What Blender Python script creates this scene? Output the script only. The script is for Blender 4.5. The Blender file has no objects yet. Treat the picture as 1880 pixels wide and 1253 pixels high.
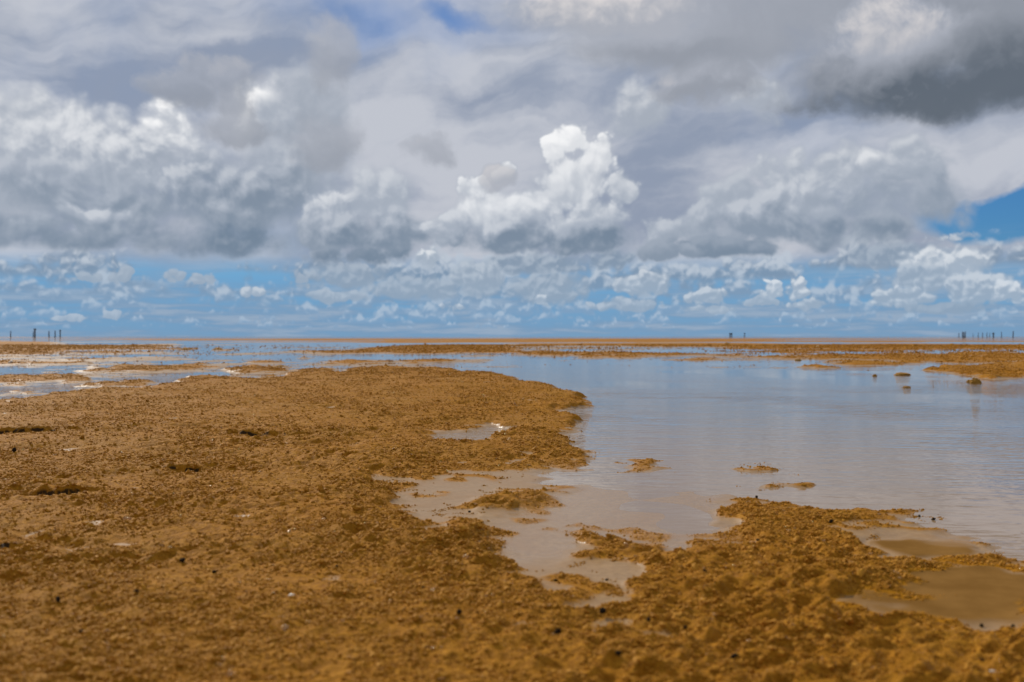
import bpy, math, random
import numpy as np
from math import radians as R

C = bpy.context.scene.collection
SC = bpy.context.scene
F, H, HOR = 1828.0, 0.5, 618.0          # focal length in photo pixels, eye height, horizon row

# ------------------------------------------------------------------ camera
cam = bpy.data.cameras.new('camera')
co = bpy.data.objects.new('camera', cam); C.objects.link(co)
co.location = (0, 0, H); co.rotation_euler = (R(90), 0, 0)
cam.sensor_width = 36; cam.lens = 35.0
cam.shift_y = -(626.5 - HOR) / 1880.0
cam.clip_start = 0.05; cam.clip_end = 20000
cam.dof.use_dof = True; cam.dof.focus_distance = 4.6; cam.dof.aperture_fstop = 4.0
SC.camera = co

# ------------------------------------------------------------------ node helper
class NT:
    def __init__(s, nt): s.nt = nt; s.L = nt.links
    def _in(s, sock, v):
        if v is None: return
        if isinstance(v, bpy.types.NodeSocket): s.L.new(v, sock)
        else: sock.default_value = v
    def n(s, t, **kw):
        nd = s.nt.nodes.new(t)
        for k, v in kw.items(): setattr(nd, k, v)
        return nd
    def m(s, op, a, b=None, c=None, clamp=False):
        nd = s.n('ShaderNodeMath', operation=op, use_clamp=clamp)
        for i, v in enumerate((a, b, c)): s._in(nd.inputs[i], v)
        return nd.outputs[0]
    def v(s, op, a, b=None, c=None, scale=None):
        nd = s.n('ShaderNodeVectorMath', operation=op)
        for i, x in enumerate((a, b, c)): s._in(nd.inputs[i], x)
        if scale is not None: s._in(nd.inputs['Scale'], scale)
        return nd.outputs['Value'] if op in ('DOT_PRODUCT', 'LENGTH', 'DISTANCE') else nd.outputs['Vector']
    def ss(s, x, lo, hi, t0=0.0, t1=1.0, kind='SMOOTHSTEP'):
        nd = s.n('ShaderNodeMapRange', interpolation_type=kind, clamp=(kind == 'LINEAR'))
        for i, v in enumerate((x, lo, hi, t0, t1)): s._in(nd.inputs[i], v)
        return nd.outputs[0]
    def comb(s, x, y, z=0.0):
        nd = s.n('ShaderNodeCombineXYZ')
        for i, v in enumerate((x, y, z)): s._in(nd.inputs[i], v)
        return nd.outputs[0]
    def sep(s, v):
        nd = s.n('ShaderNodeSeparateXYZ'); s._in(nd.inputs[0], v); return nd.outputs
    def mix(s, f, a, b, mode='MIX'):
        nd = s.n('ShaderNodeMix', data_type='RGBA', blend_type=mode)
        s._in(nd.inputs[0], f)
        for k, v in ((6, a), (7, b)):
            if isinstance(v, tuple) and len(v) == 3: v = v + (1,)
            s._in(nd.inputs[k], v)
        return nd.outputs[2]
    def noise(s, p, scale, detail=4, rough=0.5, dim='3D', dist=0.0, lac=2.0, out=0):
        nd = s.n('ShaderNodeTexNoise', noise_dimensions=dim)
        s._in(nd.inputs['Vector'], p); nd.inputs['Scale'].default_value = scale
        nd.inputs['Detail'].default_value = detail; nd.inputs['Roughness'].default_value = rough
        nd.inputs['Distortion'].default_value = dist; nd.inputs['Lacunarity'].default_value = lac
        return nd.outputs[out]
    def vor(s, p, scale, detail=0, rough=0.5, dim='3D', feature='F1', smooth=0.6):
        nd = s.n('ShaderNodeTexVoronoi', voronoi_dimensions=dim, feature=feature)
        s._in(nd.inputs['Vector'], p); nd.inputs['Scale'].default_value = scale
        nd.inputs['Detail'].default_value = detail; nd.inputs['Roughness'].default_value = rough
        if feature == 'SMOOTH_F1': nd.inputs['Smoothness'].default_value = smooth
        return nd.outputs[0]

# ------------------------------------------------------------------ world: clear Nishita sky with clouds over it
SUN_EL, SUN_AZ = R(38), R(-38)                      # azimuth measured from the view direction, minus = left
world = bpy.data.worlds.new('World'); SC.world = world; world.use_nodes = True
W = NT(world.node_tree); world.node_tree.nodes.clear()

def U(px): return math.atan((px - 940) / F)
def V(py): return (HOR - py) / F

def build_world():
    tc = W.n('ShaderNodeTexCoord').outputs['Generated']
    x, y, z = W.sep(tc)
    u = W.m('ARCTAN2', x, y)
    rad = W.m('MAXIMUM', W.m('SQRT', W.m('ADD', W.m('MULTIPLY', x, x), W.m('MULTIPLY', y, y))), 0.001)
    vv = W.m('MINIMUM', W.m('DIVIDE', W.m('MAXIMUM', z, 0.0), rad), 3.0)
    P = W.comb(u, vv, 0.0)
    sky = W.n('ShaderNodeTexSky', sky_type='NISHITA', sun_disc=False)
    sky.sun_elevation = SUN_EL; sky.sun_rotation = SUN_AZ
    sky.air_density = 1.0; sky.dust_density = 0.3; sky.ozone_density = 4.0
    blue = W.v('MULTIPLY', W.v('SCALE', sky.outputs[0], scale=0.07), (0.32, 0.68, 1.05))

    # domain warp shared by the layers, weaker towards the horizon where clouds are small
    wn = W.noise(P, 9.0, 5, 0.55, dim='2D', out=1)
    wa = W.ss(vv, 0.0, 0.16, 0.10, 1.0)
    wv = W.v('SCALE', W.v('MULTIPLY', W.v('SUBTRACT', wn, (0.5, 0.5, 0.5)), (0.085, 0.065, 0.0)), scale=wa)
    Pw = W.v('ADD', P, wv)

    def spot(px, py, rx, ry, P_=Pw):
        q = W.v('MULTIPLY_ADD', P_, (F / rx, F / ry, 0), (-U(px) * F / rx, -V(py) * F / ry, 0))
        return W.m('MAXIMUM', W.m('SUBTRACT', 1.0, W.v('DOT_PRODUCT', q, q)), 0.0)

    # --- high thin layer, gently tilted banks
    tilt = W.v('MULTIPLY', W.v('ADD', Pw, W.v('MULTIPLY', W.comb(vv, u, 0.0), (0.0, -0.14, 0.0))), (1.0, 3.2, 1.0))
    h1 = W.noise(tilt, 4.6, 6, 0.5, dim='2D')
    h2 = W.noise(W.v('ADD', P, (3.7, 1.2, 0)), 3.4, 5, 0.55, dim='2D')
    cover = W.ss(h2, 0.25, 0.52, 0.84, 1.0)
    cover = W.m('MULTIPLY', cover, W.ss(W.m('ADD', W.sep(Pw)[1], W.m('MULTIPLY', spot(930, 520, 420, 200, P), 0.03)), 0.052, 0.075))
    for a in ((845, 36, 90, 24, .45), (740, 40, 300, 55, .30), (660, 60, 110, 70, .25), (700, -40, 420, 50, .25), (1890, 418, 200, 48, 2.4)):
        cover = W.m('MAXIMUM', W.m('SUBTRACT', cover, W.m('MULTIPLY', spot(*a[:4]), a[4])), 0.0)
    hm = W.m('ADD', h1, W.m('MULTIPLY', W.m('SUBTRACT', h2, 0.5), 0.6))
    hc = W.mix(W.ss(hm, 0.32, 0.66), (0.275, 0.325, 0.43), (0.53, 0.555, 0.62))
    col = W.mix(cover, blue, hc)

    # --- low veil bands over the horizon
    col_high = col
    wsm = W.v('SCALE', W.v('MULTIPLY', W.v('SUBTRACT', wn, (0.5, 0.5, 0.5)), (0.02, 0.008, 0.0)), scale=1.0)
    Ph = W.v('ADD', P, wsm)
    hv = W.ss(vv, 0.0, 0.085, 0.0, 1.0, 'LINEAR')
    low = W.mix(hv, (0.18, 0.335, 0.52), (0.15, 0.385, 0.655))
    col = W.mix(W.ss(vv, 0.05, 0.085, 1.0, 0.0), col, low)
    streak = W.noise(W.v('MULTIPLY', Ph, (4.0, 46.0, 1.0)), 1.6, 5, 0.62, dim='2D')
    band = W.m('MULTIPLY', W.ss(streak, 0.34, 0.58, 0.0, 0.85), W.ss(vv, 0.02, 0.11, 1.0, 0.0))
    col = W.mix(band, col, W.mix(W.ss(streak, 0.45, 0.68), (0.20, 0.32, 0.48), (0.32, 0.41, 0.53)))

    # fine fields for the small clouds
    wf = W.v('SUBTRACT', W.noise(P, 45.0, 2, 0.55, dim='2D', out=1), (0.5, 0.5, 0.5))
    Pf = W.v('ADD', P, W.v('MULTIPLY', wf, (0.014, 0.007, 0.0)))
    def tf(p_):
        return W.m('MULTIPLY_ADD', W.vor(p_, 80.0, 1, 0.5, dim='2D'), -1.1, W.m('MULTIPLY_ADD', W.noise(p_, 50.0, 4, 0.6, dim='2D'), 1.5, -0.28))
    f0 = tf(Pf); f1 = tf(W.v('ADD', Pf, (-0.0015, 0.004, 0)))
    fsl = W.m('SUBTRACT', f0, f1)
    # --- far rows of small flat based cumulus, smaller and bluer towards the horizon
    uf, vf, _z = W.sep(Pf)
    centre = W.ss(W.m('ABSOLUTE', W.m('SUBTRACT', u, U(900))), 0.06, 0.26, 1.0, 0.0)
    vfine = W.m('MULTIPLY_ADD', W.m('SUBTRACT', vf, vv), 1.0, vv)
    for n_, (by, hh, kk, cov, cen) in enumerate(((496, 42, 7, .05, .5), (514, 34, 9, .10, .5), (530, 32, 12, .18, .45), (544, 28, 15, .18, .4), (556, 25, 18, .22, .3),
                                            (567, 21, 23, .25, .25), (577, 17, 28, .25, .2), (586, 14, 36, .25, .15), (594, 11, 44, .25, .1), (602, 8, 60, .2, .1))):
        # low frequency of the row: where it is clouded and how tall
        N_ = W.noise(W.comb(u, W.m('MULTIPLY_ADD', vv, 0.5, 3.1 * n_ + 1.7), 0.0), kk, 3, 0.62, dim='2D')
        base = W.m('MULTIPLY_ADD', N_, 5.0 / F, V(by) - 2.5 / F)
        vn = W.m('MULTIPLY', W.m('SUBTRACT', vf, base), F / (hh * 1.15))
        e = W.m('MULTIPLY_ADD', W.m('SUBTRACT', N_, 0.5), 6.5, W.m('MULTIPLY_ADD', centre, cen, cov + 0.12))
        e = W.m('MULTIPLY_ADD', f0, 0.60, W.m('SUBTRACT', e, vn))
        a_ = W.m('MULTIPLY', W.ss(e, -0.05, 0.75), W.ss(vn, -0.25, 0.12))
        sh = W.m('MULTIPLY_ADD', fsl, 0.75, vn)
        h_ = min(0.85, 0.15 + (by - 496) / 125)
        lo = tuple(a * (1 - h_) + b * h_ for a, b in zip((0.20, 0.265, 0.355), (0.22, 0.37, 0.56)))
        hi = tuple(a * (1 - h_ * .85) + b * h_ * .85 for a, b in zip((0.56, 0.60, 0.66), (0.32, 0.46, 0.62)))
        col = W.mix(W.m('MULTIPLY', a_, 0.88), col, W.mix(W.ss(sh, 0.0, 0.95), lo, hi))
    col_low, col = col, col_high
    # --- clouds put together from lobes, back to front:
    #     (x, y, radius x, radius y, lightness of its top, of its underside, softness) in photo terms
    def field(off, warp, sc, det):
        Po = W.v('ADD', P, (off[0], off[1], 0))
        n1 = W.noise(Po, sc, 3, 0.5, dim='2D', out=1)
        Pq = W.v('ADD', Po, W.v('SCALE', W.v('MULTIPLY', W.v('SUBTRACT', n1, (0.5, 0.5, 0.5)), warp), scale=wa))
        puff = W.vor(Pq, sc * 2.3, 3, 0.5, dim='2D', feature='SMOOTH_F1', smooth=0.25)
        fb = W.noise(Pq, sc * 1.5, det, 0.5, dim='2D')
        t = W.m('MULTIPLY_ADD', puff, -1.1, 0.58)
        return Pq, W.m('MULTIPLY_ADD', W.m('SUBTRACT', fb, 0.5), 1.5, t)
    def mixf(f, a_, b_):
        nd = W.n('ShaderNodeMix', data_type='FLOAT', clamp_factor=False)
        W._in(nd.inputs[0], f); W._in(nd.inputs[2], a_); W._in(nd.inputs[3], b_); return nd.outputs[0]
    def lobes(bl, Pq, t, slope, amp=30.0, k_sl=0.5):
        lum = al = None
        Pq = W.v('MULTIPLY', Pq, (1, 1, 0)); Pz = W.v('ADD', Pq, W.comb(0.0, 0.0, slope))
        for n_, (bx, by, rx, ry, lt, ld, soft) in enumerate(bl):
            sx, sy = F / rx, F / ry
            # (the tiny term only makes the renderer work the lobes off in turn)
            if n_ % 5 == 4: Pq = W.v('MULTIPLY_ADD', lum, (1e-7, 1e-7, 0), Pq)
            q = W.v('MULTIPLY_ADD', Pq, (sx, sy, 0), (-U(bx) * sx, -V(by) * sy, 0))
            am = min(1.1, amp / (0.5 * math.sqrt(rx * ry)))
            e = W.m('MULTIPLY_ADD', t, -am, W.v('DOT_PRODUCT', q, q))
            a_ = W.ss(e, 1.10, 1.0 - soft)
            if lt == ld: li = lt
            else:
                sh = W.v('DOT_PRODUCT', Pz, (-0.14 * sx, 0.52 * sy, k_sl))
                c_ = -0.14 * sx * U(bx) + 0.52 * sy * V(by)
                li = W.ss(sh, c_ - 0.30, c_ + 0.62, ld, lt)
            if lum is None: lum, al = li, a_
            else: lum = mixf(a_, lum, li); al = W.m('MAXIMUM', al, a_)
        return lum, al
    def lum_col(l, lo, md, hi):
        c = W.mix(W.ss(l, 0.0, 0.5, 0, 1, 'LINEAR'), lo, md)
        return W.mix(W.ss(l, 0.5, 1.0, 0, 1, 'LINEAR'), c, hi)
    Pq, t0 = field((0, 0), (0.028, 0.028, 0.0), 13.0, 5)
    Pq1, t1 = field((-0.004, 0.0075), (0.028, 0.028, 0.0), 13.0, 4)
    slope = W.m('SUBTRACT', t0, t1)
    S, M_, X_ = 0.38, 0.55, 0.85
    big = [
        (1170, 205, 75, 70, .66, .45, X_), (1390, 200, 70, 50, .62, .45, X_),
        (500, 225, 95, 75, 1.15, .6, M_), (560, 210, 110, 100, .54, .38, X_), (310, 258, 62, 72, 1.1, .55, X_),
        (30, 270, 105, 78, .72, .48, M_), (140, 295, 140, 88, .80, .46, M_), (235, 325, 110, 78, .80, .40, M_),
        (540, 320, 130, 120, .58, .33, X_), (345, 330, 130, 80, .78, .36, X_), (60, 380, 170, 75, .56, .20, X_),
        (230, 390, 130, 60, .52, .16, X_), (430, 375, 170, 105, .60, .12, X_), (170, 425, 70, 36, .70, .24, M_), (20, 430, 120, 45, .52, .10, X_),
        (290, 440, 120, 42, .46, .04, X_), (430, 445, 180, 44, .30, -.08, X_), (110, 455, 180, 26, .32, .06, X_),
        (700, 370, 78, 78, .68, .44, M_), (600, 400, 66, 62, .76, .38, S), (575, 425, 60, 50, .62, .25, M_),
        (720, 430, 88, 60, .60, .12, M_), (650, 440, 110, 55, .58, .05, X_), (655, 474, 130, 24, .22, .0, M_),
        (1052, 262, 62, 42, 1.0, .8, S), (1005, 292, 44, 48, .98, .8, S), (1092, 288, 42, 56, .92, .68, S),
        (930, 318, 24, 36, .88, .6, S), (1050, 332, 96, 54, .88, .60, S), (1132, 352, 46, 42, .80, .5, S), (868, 352, 50, 42, .92, .62, S),
        (1012, 368, 80, 46, .76, .56, M_), (900, 395, 95, 66, .92, .64, M_), (828, 418, 56, 44, .74, .42, S),
        (1085, 390, 90, 50, .80, .50, M_), (1000, 405, 90, 48, .86, .52, M_), (950, 434, 175, 42, .68, .06, M_), (1085, 436, 96, 38, .50, .02, M_),
        (1440, 325, 75, 60, .68, .46, M_), (1545, 325, 95, 60, .68, .44, M_), (1672, 330, 75, 62, .66, .42, M_), (1590, 316, 36, 22, .80, .55, X_),
        (1350, 375, 82, 66, .60, .42, M_), (1485, 372, 90, 55, .68, .36, M_), (1610, 385, 115, 72, .56, .26, X_), (1715, 385, 80, 66, .44, .22, X_),
        (1215, 430, 46, 48, .64, .36, S), (1290, 420, 62, 56, .60, .32, M_), (1400, 420, 110, 60, .62, .18, M_), (1560, 430, 160, 46, .40, .04, X_),
        (1350, 458, 150, 26, .30, .04, M_), (1225, 468, 66, 22, .36, .14, M_),
    ]
    small = [
        (640, 508, 90, 26, .46, .22, M_), (990, 486, 120, 22, .46, .16, M_), (1120, 478, 50, 24, .38, .12, M_), (880, 512, 60, 40, .58, .28, M_),
        (790, 472, 26, 28, .85, .42, .7), (1180, 522, 60, 26, .72, .34, S), (1010, 530, 90, 34, .5, .24, M_), (760, 530, 110, 26, .5, .25, M_),
        (1640, 480, 90, 26, .4, .2, M_), (1740, 496, 84, 36, .84, .46, M_), (1690, 520, 60, 30, .6, .3, M_), (1800, 540, 66, 36, .74, .34, S),
        (1852, 546, 34, 24, .9, .42, S), (1655, 552, 60, 22, .78, .34, S), (1750, 450, 40, 9, .7, .5, .8), (1740, 570, 90, 12, .35, .2, M_),
        (1418, 534, 24, 20, .92, .5, S), (1462, 536, 24, 28, .9, .42, S), (1478, 562, 36, 12, .7, .35, S), (1296, 545, 44, 20, .76, .36, S), (1300, 568, 50, 8, .6, .35, S),
        (1400, 556, 40, 10, .55, .35, S), (465, 540, 26, 14, .72, .4, S), (372, 516, 28, 14, .52, .34, S), (322, 512, 22, 12, .48, .34, S), (222, 514, 26, 17, .48, .32, S),
        (162, 518, 26, 11, .48, .34, S), (548, 520, 22, 18, .45, .34, S), (620, 545, 60, 14, .55, .32, S), (995, 552, 16, 13, .78, .4, S),
        (830, 565, 30, 11, .76, .4, S), (1150, 560, 70, 16, .62, .30, S), (130, 587, 34, 7, .62, .4, S), (210, 580, 26, 9, .6, .4, S),
    ]
    near = [(600, 110, 52, 80, .56, .40, .9), (785, 285, 65, 40, .56, .42, .8), (912, 330, 34, 24, .74, .52, .9),
            (345, 185, 75, 62, .56, .34, .6), (430, 190, 60, 60, .58, .36, .7), (430, 250, 110, 36, .48, .34, .8), (590, 260, 80, 70, .56, .36, .9),
            (1300, 150, 100, 56, .85, .36, .8), (1300, 85, 340, 66, .40, .34, .9), (1180, 0, 270, 100, 1.2, .52, .6),
            (1500, 30, 260, 120, .48, .40, .9), (1560, -100, 500, 150, .45, .4, .8), (1600, 150, 190, 100, .46, .22, .9),
            (1850, 50, 280, 160, .42, .28, .9), (1660, 135, 150, 85, .66, .30, .9), (1630, 98, 105, 72, .92, .50, .9), (1700, 195, 280, 62, .34, -.12, .8), (1540, 205, 130, 40, .3, .05, .9), (1880, 165, 200, 76, .22, -.05, .9)]

    # fields the lobes share
    Pn = W.v('ADD', P, W.v('SCALE', wv, scale=0.6))
    n0 = W.m('MULTIPLY_ADD', W.noise(Pn, 16.0, 7, 0.6, dim='2D'), 3.0, -1.5)
    n1_ = W.noise(W.v('ADD', Pn, (-0.006, 0.010, 0)), 16.0, 4, 0.6, dim='2D')
    nsl = W.m('SUBTRACT', n0, W.m('MULTIPLY_ADD', n1_, 3.0, -1.5))

    c = col_low
    ls, as_ = lobes(small, Pf, f0, fsl, 10.0, 0.8)
    cs = lum_col(ls, (0.15, 0.22, 0.32), (0.42, 0.48, 0.56), (0.90, 0.91, 0.92))
    cs = W.mix(W.ss(vv, 0.01, 0.10, 0.45, 0.05), cs, (0.28, 0.42, 0.58))
    c = W.mix(W.m('MULTIPLY', as_, 0.92), c, cs)
    lum, al = lobes(big, Pq, t0, slope, 22.0, 0.60)
    cc = lum_col(lum, (0.125, 0.18, 0.255), (0.41, 0.45, 0.52), (0.95, 0.95, 0.955))
    cc = W.mix(W.ss(vv, 0.02, 0.24, 0.30, 0.0), cc, (0.36, 0.45, 0.57))
    c = W.mix(al, c, cc)
    ln, na = lobes(near, Pn, n0, nsl, 30.0, 0.35)
    nb = lum_col(ln, (0.115, 0.14, 0.175), (0.385, 0.41, 0.47), (0.84, 0.785, 0.755))
    c = W.mix(W.m('MULTIPLY', na, W.ss(u, U(900), U(1050), 0.72, 0.97)), c, nb)
    bgi = W.n('ShaderNodeBackground'); W._in(bgi.inputs[0], c)
    inside = bgi.outputs[0]
    def choose(f, a_, b_):
        mx = W.n('ShaderNodeMixShader'); W._in(mx.inputs[0], f); W.L.new(a_, mx.inputs[1]); W.L.new(b_, mx.inputs[2]); return mx.outputs[0]
    # outside the picture: broken cumulus of the same kind under the same high layer
    oc = W.noise(W.v('ADD', W.v('MULTIPLY', tc, (1.0, 1.0, 2.2)), (5, 2, 1)), 2.6, 7, 0.55)
    o1 = W.noise(W.v('ADD', W.v('MULTIPLY', tc, (1.0, 1.0, 2.2)), (4.98, 2, 1.07)), 2.6, 4, 0.55)
    ocol = W.mix(W.ss(W.m('SUBTRACT', oc, o1), -0.07, 0.07), (0.28, 0.31, 0.36), (0.70, 0.71, 0.73))
    oco = W.mix(W.m('MULTIPLY', W.ss(oc, 0.46, 0.56), W.ss(vv, 0.04, 0.12)), col_low, ocol)
    bo = W.n('ShaderNodeBackground'); W._in(bo.inputs[0], oco)
    fo = W.m('MAXIMUM', W.ss(W.m('ABSOLUTE', u), 0.50, 0.60), W.ss(vv, 0.345, 0.40))
    out = W.n('ShaderNodeOutputWorld'); W.L.new(choose(fo, inside, bo.outputs[0]), out.inputs[0])
build_world()
world.cycles.sampling_method = 'MANUAL'; world.cycles.sample_map_resolution = 512

# ------------------------------------------------------------------ sun and exposure
sun = bpy.data.lights.new('sun', 'SUN'); sun.energy = 3.5; sun.angle = R(0.53); sun.color = (1.0, 0.93, 0.82)
so = bpy.data.objects.new('sun', sun); C.objects.link(so)
from mathutils import Vector
sd = Vector((math.sin(SUN_AZ) * math.cos(SUN_EL), math.cos(SUN_AZ) * math.cos(SUN_EL), math.sin(SUN_EL)))
so.rotation_euler = sd.to_track_quat('Z', 'Y').to_euler()
SC.view_settings.view_transform = 'Standard'; SC.view_settings.look = 'None'
SC.view_settings.exposure = 0.0; SC.view_settings.gamma = 1.0; SC.view_settings.use_curve_mapping = False

# ------------------------------------------------------------------ numpy noise
_rs = np.random.RandomState(7)
_perm = np.tile(_rs.permutation(1024), 2)
_ang = _rs.rand(1024).astype(np.float32) * 2 * np.pi
_gx, _gy = np.cos(_ang), np.sin(_ang)
def perlin(x, y):
    xi = np.floor(x); yi = np.floor(y)
    xf = (x - xi).astype(np.float32); yf = (y - yi).astype(np.float32)
    xi = xi.astype(np.int64) & 1023; yi = yi.astype(np.int64) & 1023
    u_ = xf * xf * xf * (xf * (xf * 6 - 15) + 10); v_ = yf * yf * yf * (yf * (yf * 6 - 15) + 10)
    x1 = (xi + 1) & 1023; y1 = (yi + 1) & 1023
    a, b = _perm[xi], _perm[x1]
    def g(h, fx, fy): return _gx[h] * fx + _gy[h] * fy
    n00 = g(_perm[a + yi], xf, yf); n01 = g(_perm[a + y1], xf, yf - 1)
    n10 = g(_perm[b + yi], xf - 1, yf); n11 = g(_perm[b + y1], xf - 1, yf - 1)
    return ((n00 * (1 - v_) + n01 * v_) * (1 - u_) + (n10 * (1 - v_) + n11 * v_) * u_) * 1.5
def sstep(x, a, b):
    t = np.clip((x - a) / (b - a), 0, 1); return t * t * (3 - 2 * t)

# ------------------------------------------------------------------ layout of land and water, seen as a plan
def poly_sd(X, Y, pts):
    pts = np.array(pts, dtype=np.float64)
    px, py = pts[:, 0], 300 * np.log(pts[:, 1] - 612.0)
    d = np.full(X.shape, 1e18); inside = np.zeros(X.shape, bool)
    n = len(pts)
    for i in range(n):
        x0, y0, x1, y1 = px[i], py[i], px[(i + 1) % n], py[(i + 1) % n]
        ex, ey = x1 - x0, y1 - y0
        t = np.clip(((X - x0) * ex + (Y - y0) * ey) / (ex * ex + ey * ey + 1e-9), 0, 1)
        d = np.minimum(d, (X - x0 - t * ex) ** 2 + (Y - y0 - t * ey) ** 2)
        c = (y0 > Y) != (y1 > Y)
        inside ^= c & (X < (x1 - x0) * (Y - y0) / (y1 - y0 + 1e-12) + x0)
    d = np.sqrt(d)
    return np.where(inside, d, -d)

LAND = [
    [(-700, 760), (-300, 745), (0, 731), (65, 725), (125, 717), (240, 711), (320, 702), (350, 688), (400, 689), (450, 692),
     (530, 688), (552, 676), (600, 673), (618, 683), (645, 675), (675, 671), (800, 673), (850, 679), (900, 683), (940, 691),
     (1000, 704), (1040, 715), (1090, 738), (1045, 748), (1005, 744), (1050, 768), (1080, 784), (1030, 798), (1055, 815),
     (1088, 832), (1075, 845), (1030, 858), (1012, 872), (1075, 884), (1050, 895), (1180, 897), (1240, 888), (1290, 891),
     (1400, 912), (1500, 926), (1600, 934), (1700, 952), (1790, 984), (1880, 1004), (2400, 1040), (2400, 1900), (-700, 1900)],
    [(-800, 623), (0, 624), (100, 628), (120, 632), (240, 631), (330, 629), (330, 636), (300, 640), (180, 639), (110, 645), (50, 651), (-800, 648)],
    [(-800, 618.6), (300, 618.8), (700, 619.2), (3000, 619), (3000, 627), (1500, 627), (1200, 628), (800, 630), (640, 629), (330, 627), (150, 623), (-800, 622)],
    [(540, 643), (640, 640), (700, 636), (760, 632), (950, 631), (950, 650), (800, 652), (700, 650), (590, 652), (540, 645)],
    [(930, 630), (1200, 628), (1500, 630), (3000, 632), (3000, 641), (1700, 642), (1500, 640), (1200, 638), (930, 637)],
    [(930, 645), (1000, 643), (1150, 645), (1280, 648), (1340, 650), (1240, 654), (1150, 654), (1000, 655), (930, 652)],
    [(1440, 646), (1500, 650), (1620, 649), (3000, 646), (3000, 668), (1880, 667), (1720, 664), (1600, 661), (1500, 656)],
    [(1705, 678), (1740, 672), (1810, 669), (3000, 668), (3000, 690), (1880, 691), (1830, 694), (1790, 690), (1740, 682)],
    [(1525, 665), (1590, 663), (1665, 665), (1650, 669), (1560, 668)],
    [(1485, 671), (1510, 670), (1525, 673), (1500, 674)],
    [(-300, 662), (30, 661), (34, 668), (-300, 672)], [(50, 665), (160, 662), (165, 667), (60, 669)],
    [(110, 658), (190, 657), (300, 657), (362, 656), (360, 661), (240, 661), (120, 662)],
    [(135, 679), (200, 674), (300, 670), (368, 672), (372, 680), (290, 682), (170, 684)],
    [(-200, 692), (40, 690), (130, 688), (170, 692), (100, 698), (-200, 706)],
    [(92, 694), (160, 693), (162, 698), (95, 698)], [(222, 699), (262, 696), (290, 700), (240, 703)],
    [(410, 674), (470, 672), (530, 672), (532, 684), (430, 686)], [(260, 671), (330, 668), (420, 670), (400, 676), (270, 677)],
    [(582, 662), (640, 661), (700, 664), (640, 668)], [(330, 640), (345, 640), (348, 643), (332, 643)],
    [(395, 641), (428, 640), (430, 644), (397, 644)], [(743, 665), (765, 664), (766, 667), (745, 667)],
    [(1125, 853), (1165, 845), (1200, 840), (1240, 850), (1200, 857), (1130, 858)],
    [(1355, 850), (1410, 853), (1405, 858), (1370, 856)], [(1430, 880), (1478, 877), (1475, 882), (1440, 884)],
    [(1365, 884), (1430, 882), (1420, 888), (1370, 888)],
]
STREAKS = []                      # thin broken bars of crust across the left water and the far flats
_r = random.Random(5)
for n_, x0, x1, y0, y1 in ((62, -250, 960, 638, 706), (26, 900, 2200, 629, 664), (14, 1050, 1500, 648, 658), (8, 1480, 1860, 660, 676)):
    for _ in range(n_):
        py_ = _r.uniform(y0, y1); px_ = _r.uniform(x0, x1)
        if px_ > 300 and py_ > 664: continue
        w_ = _r.uniform(12, 85) * (0.7 + 0.3 * _r.random()); h_ = _r.uniform(0.5, 1.9) * (py_ - 612) / 50 + .35
        STREAKS.append([(px_ + w_ * math.cos(t) * _r.uniform(.7, 1.1), py_ + h_ * math.sin(t) - .02 * w_ * math.cos(t)) for t in [k * math.pi / 4 for k in range(8)]])
WATER = [
    [(785, 797), (850, 787), (915, 778), (925, 790), (880, 803), (820, 806)],
    [(1000, 858), (1050, 862), (1030, 872), (1005, 868)],
]
BARE = [
    ([(690, 915), (720, 885), (800, 862), (900, 858), (1000, 860), (1005, 872), (900, 900), (880, 930), (960, 940), (1060, 893),
      (1160, 897), (1290, 902), (1340, 935), (1320, 970), (1200, 985), (1100, 955), (1045, 990), (1060, 1003), (1130, 1025), (1180, 1045),
      (1160, 1072), (1080, 1080), (1000, 1064), (930, 1010), (870, 962), (740, 968), (690, 935)], .16),
    ([(1010, 866), (1060, 862), (1180, 864), (1165, 888), (1060, 892)], .2),
    ([(1545, 988), (1585, 979), (1640, 973), (1705, 979), (1790, 995), (1740, 1016), (1680, 1022), (1610, 1011)], .2),
    ([(1545, 1090), (1600, 1055), (1660, 1032), (1740, 1018), (1830, 1026), (1900, 1045), (2400, 1060), (2400, 1150), (1880, 1135), (1780, 1142), (1700, 1136), (1600, 1115)], .2),
]
FILM = [   # sheets of water a millimetre or two deep over bare sand
    [(985, 935), (1060, 893), (1180, 899), (1290, 905), (1335, 935), (1315, 966), (1200, 978), (1090, 952), (1040, 985), (960, 1000), (905, 975), (960, 950)],
    [(1010, 867), (1060, 864), (1180, 866), (1165, 888), (1060, 890)],
]
DRYISH = [  # smooth darker sand humps with a wet rim
    [(1585, 985), (1640, 977), (1700, 983), (1775, 996), (1735, 1011), (1680, 1018), (1620, 1006)],
    [(1562, 1090), (1605, 1062), (1665, 1038), (1745, 1024), (1830, 1032), (1900, 1050), (2400, 1066), (2400, 1144), (1880, 1131), (1780, 1139), (1700, 1133), (1605, 1112)],
]
NX, NY = 800, 620
_py = 612 + np.exp(np.linspace(math.log(6.35), math.log(1300.0), NY)); _px = np.linspace(-760, 2640, NX)
_lx0, _ly0, _ly1 = -760.0, math.log(6.35), math.log(1300.0)
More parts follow.
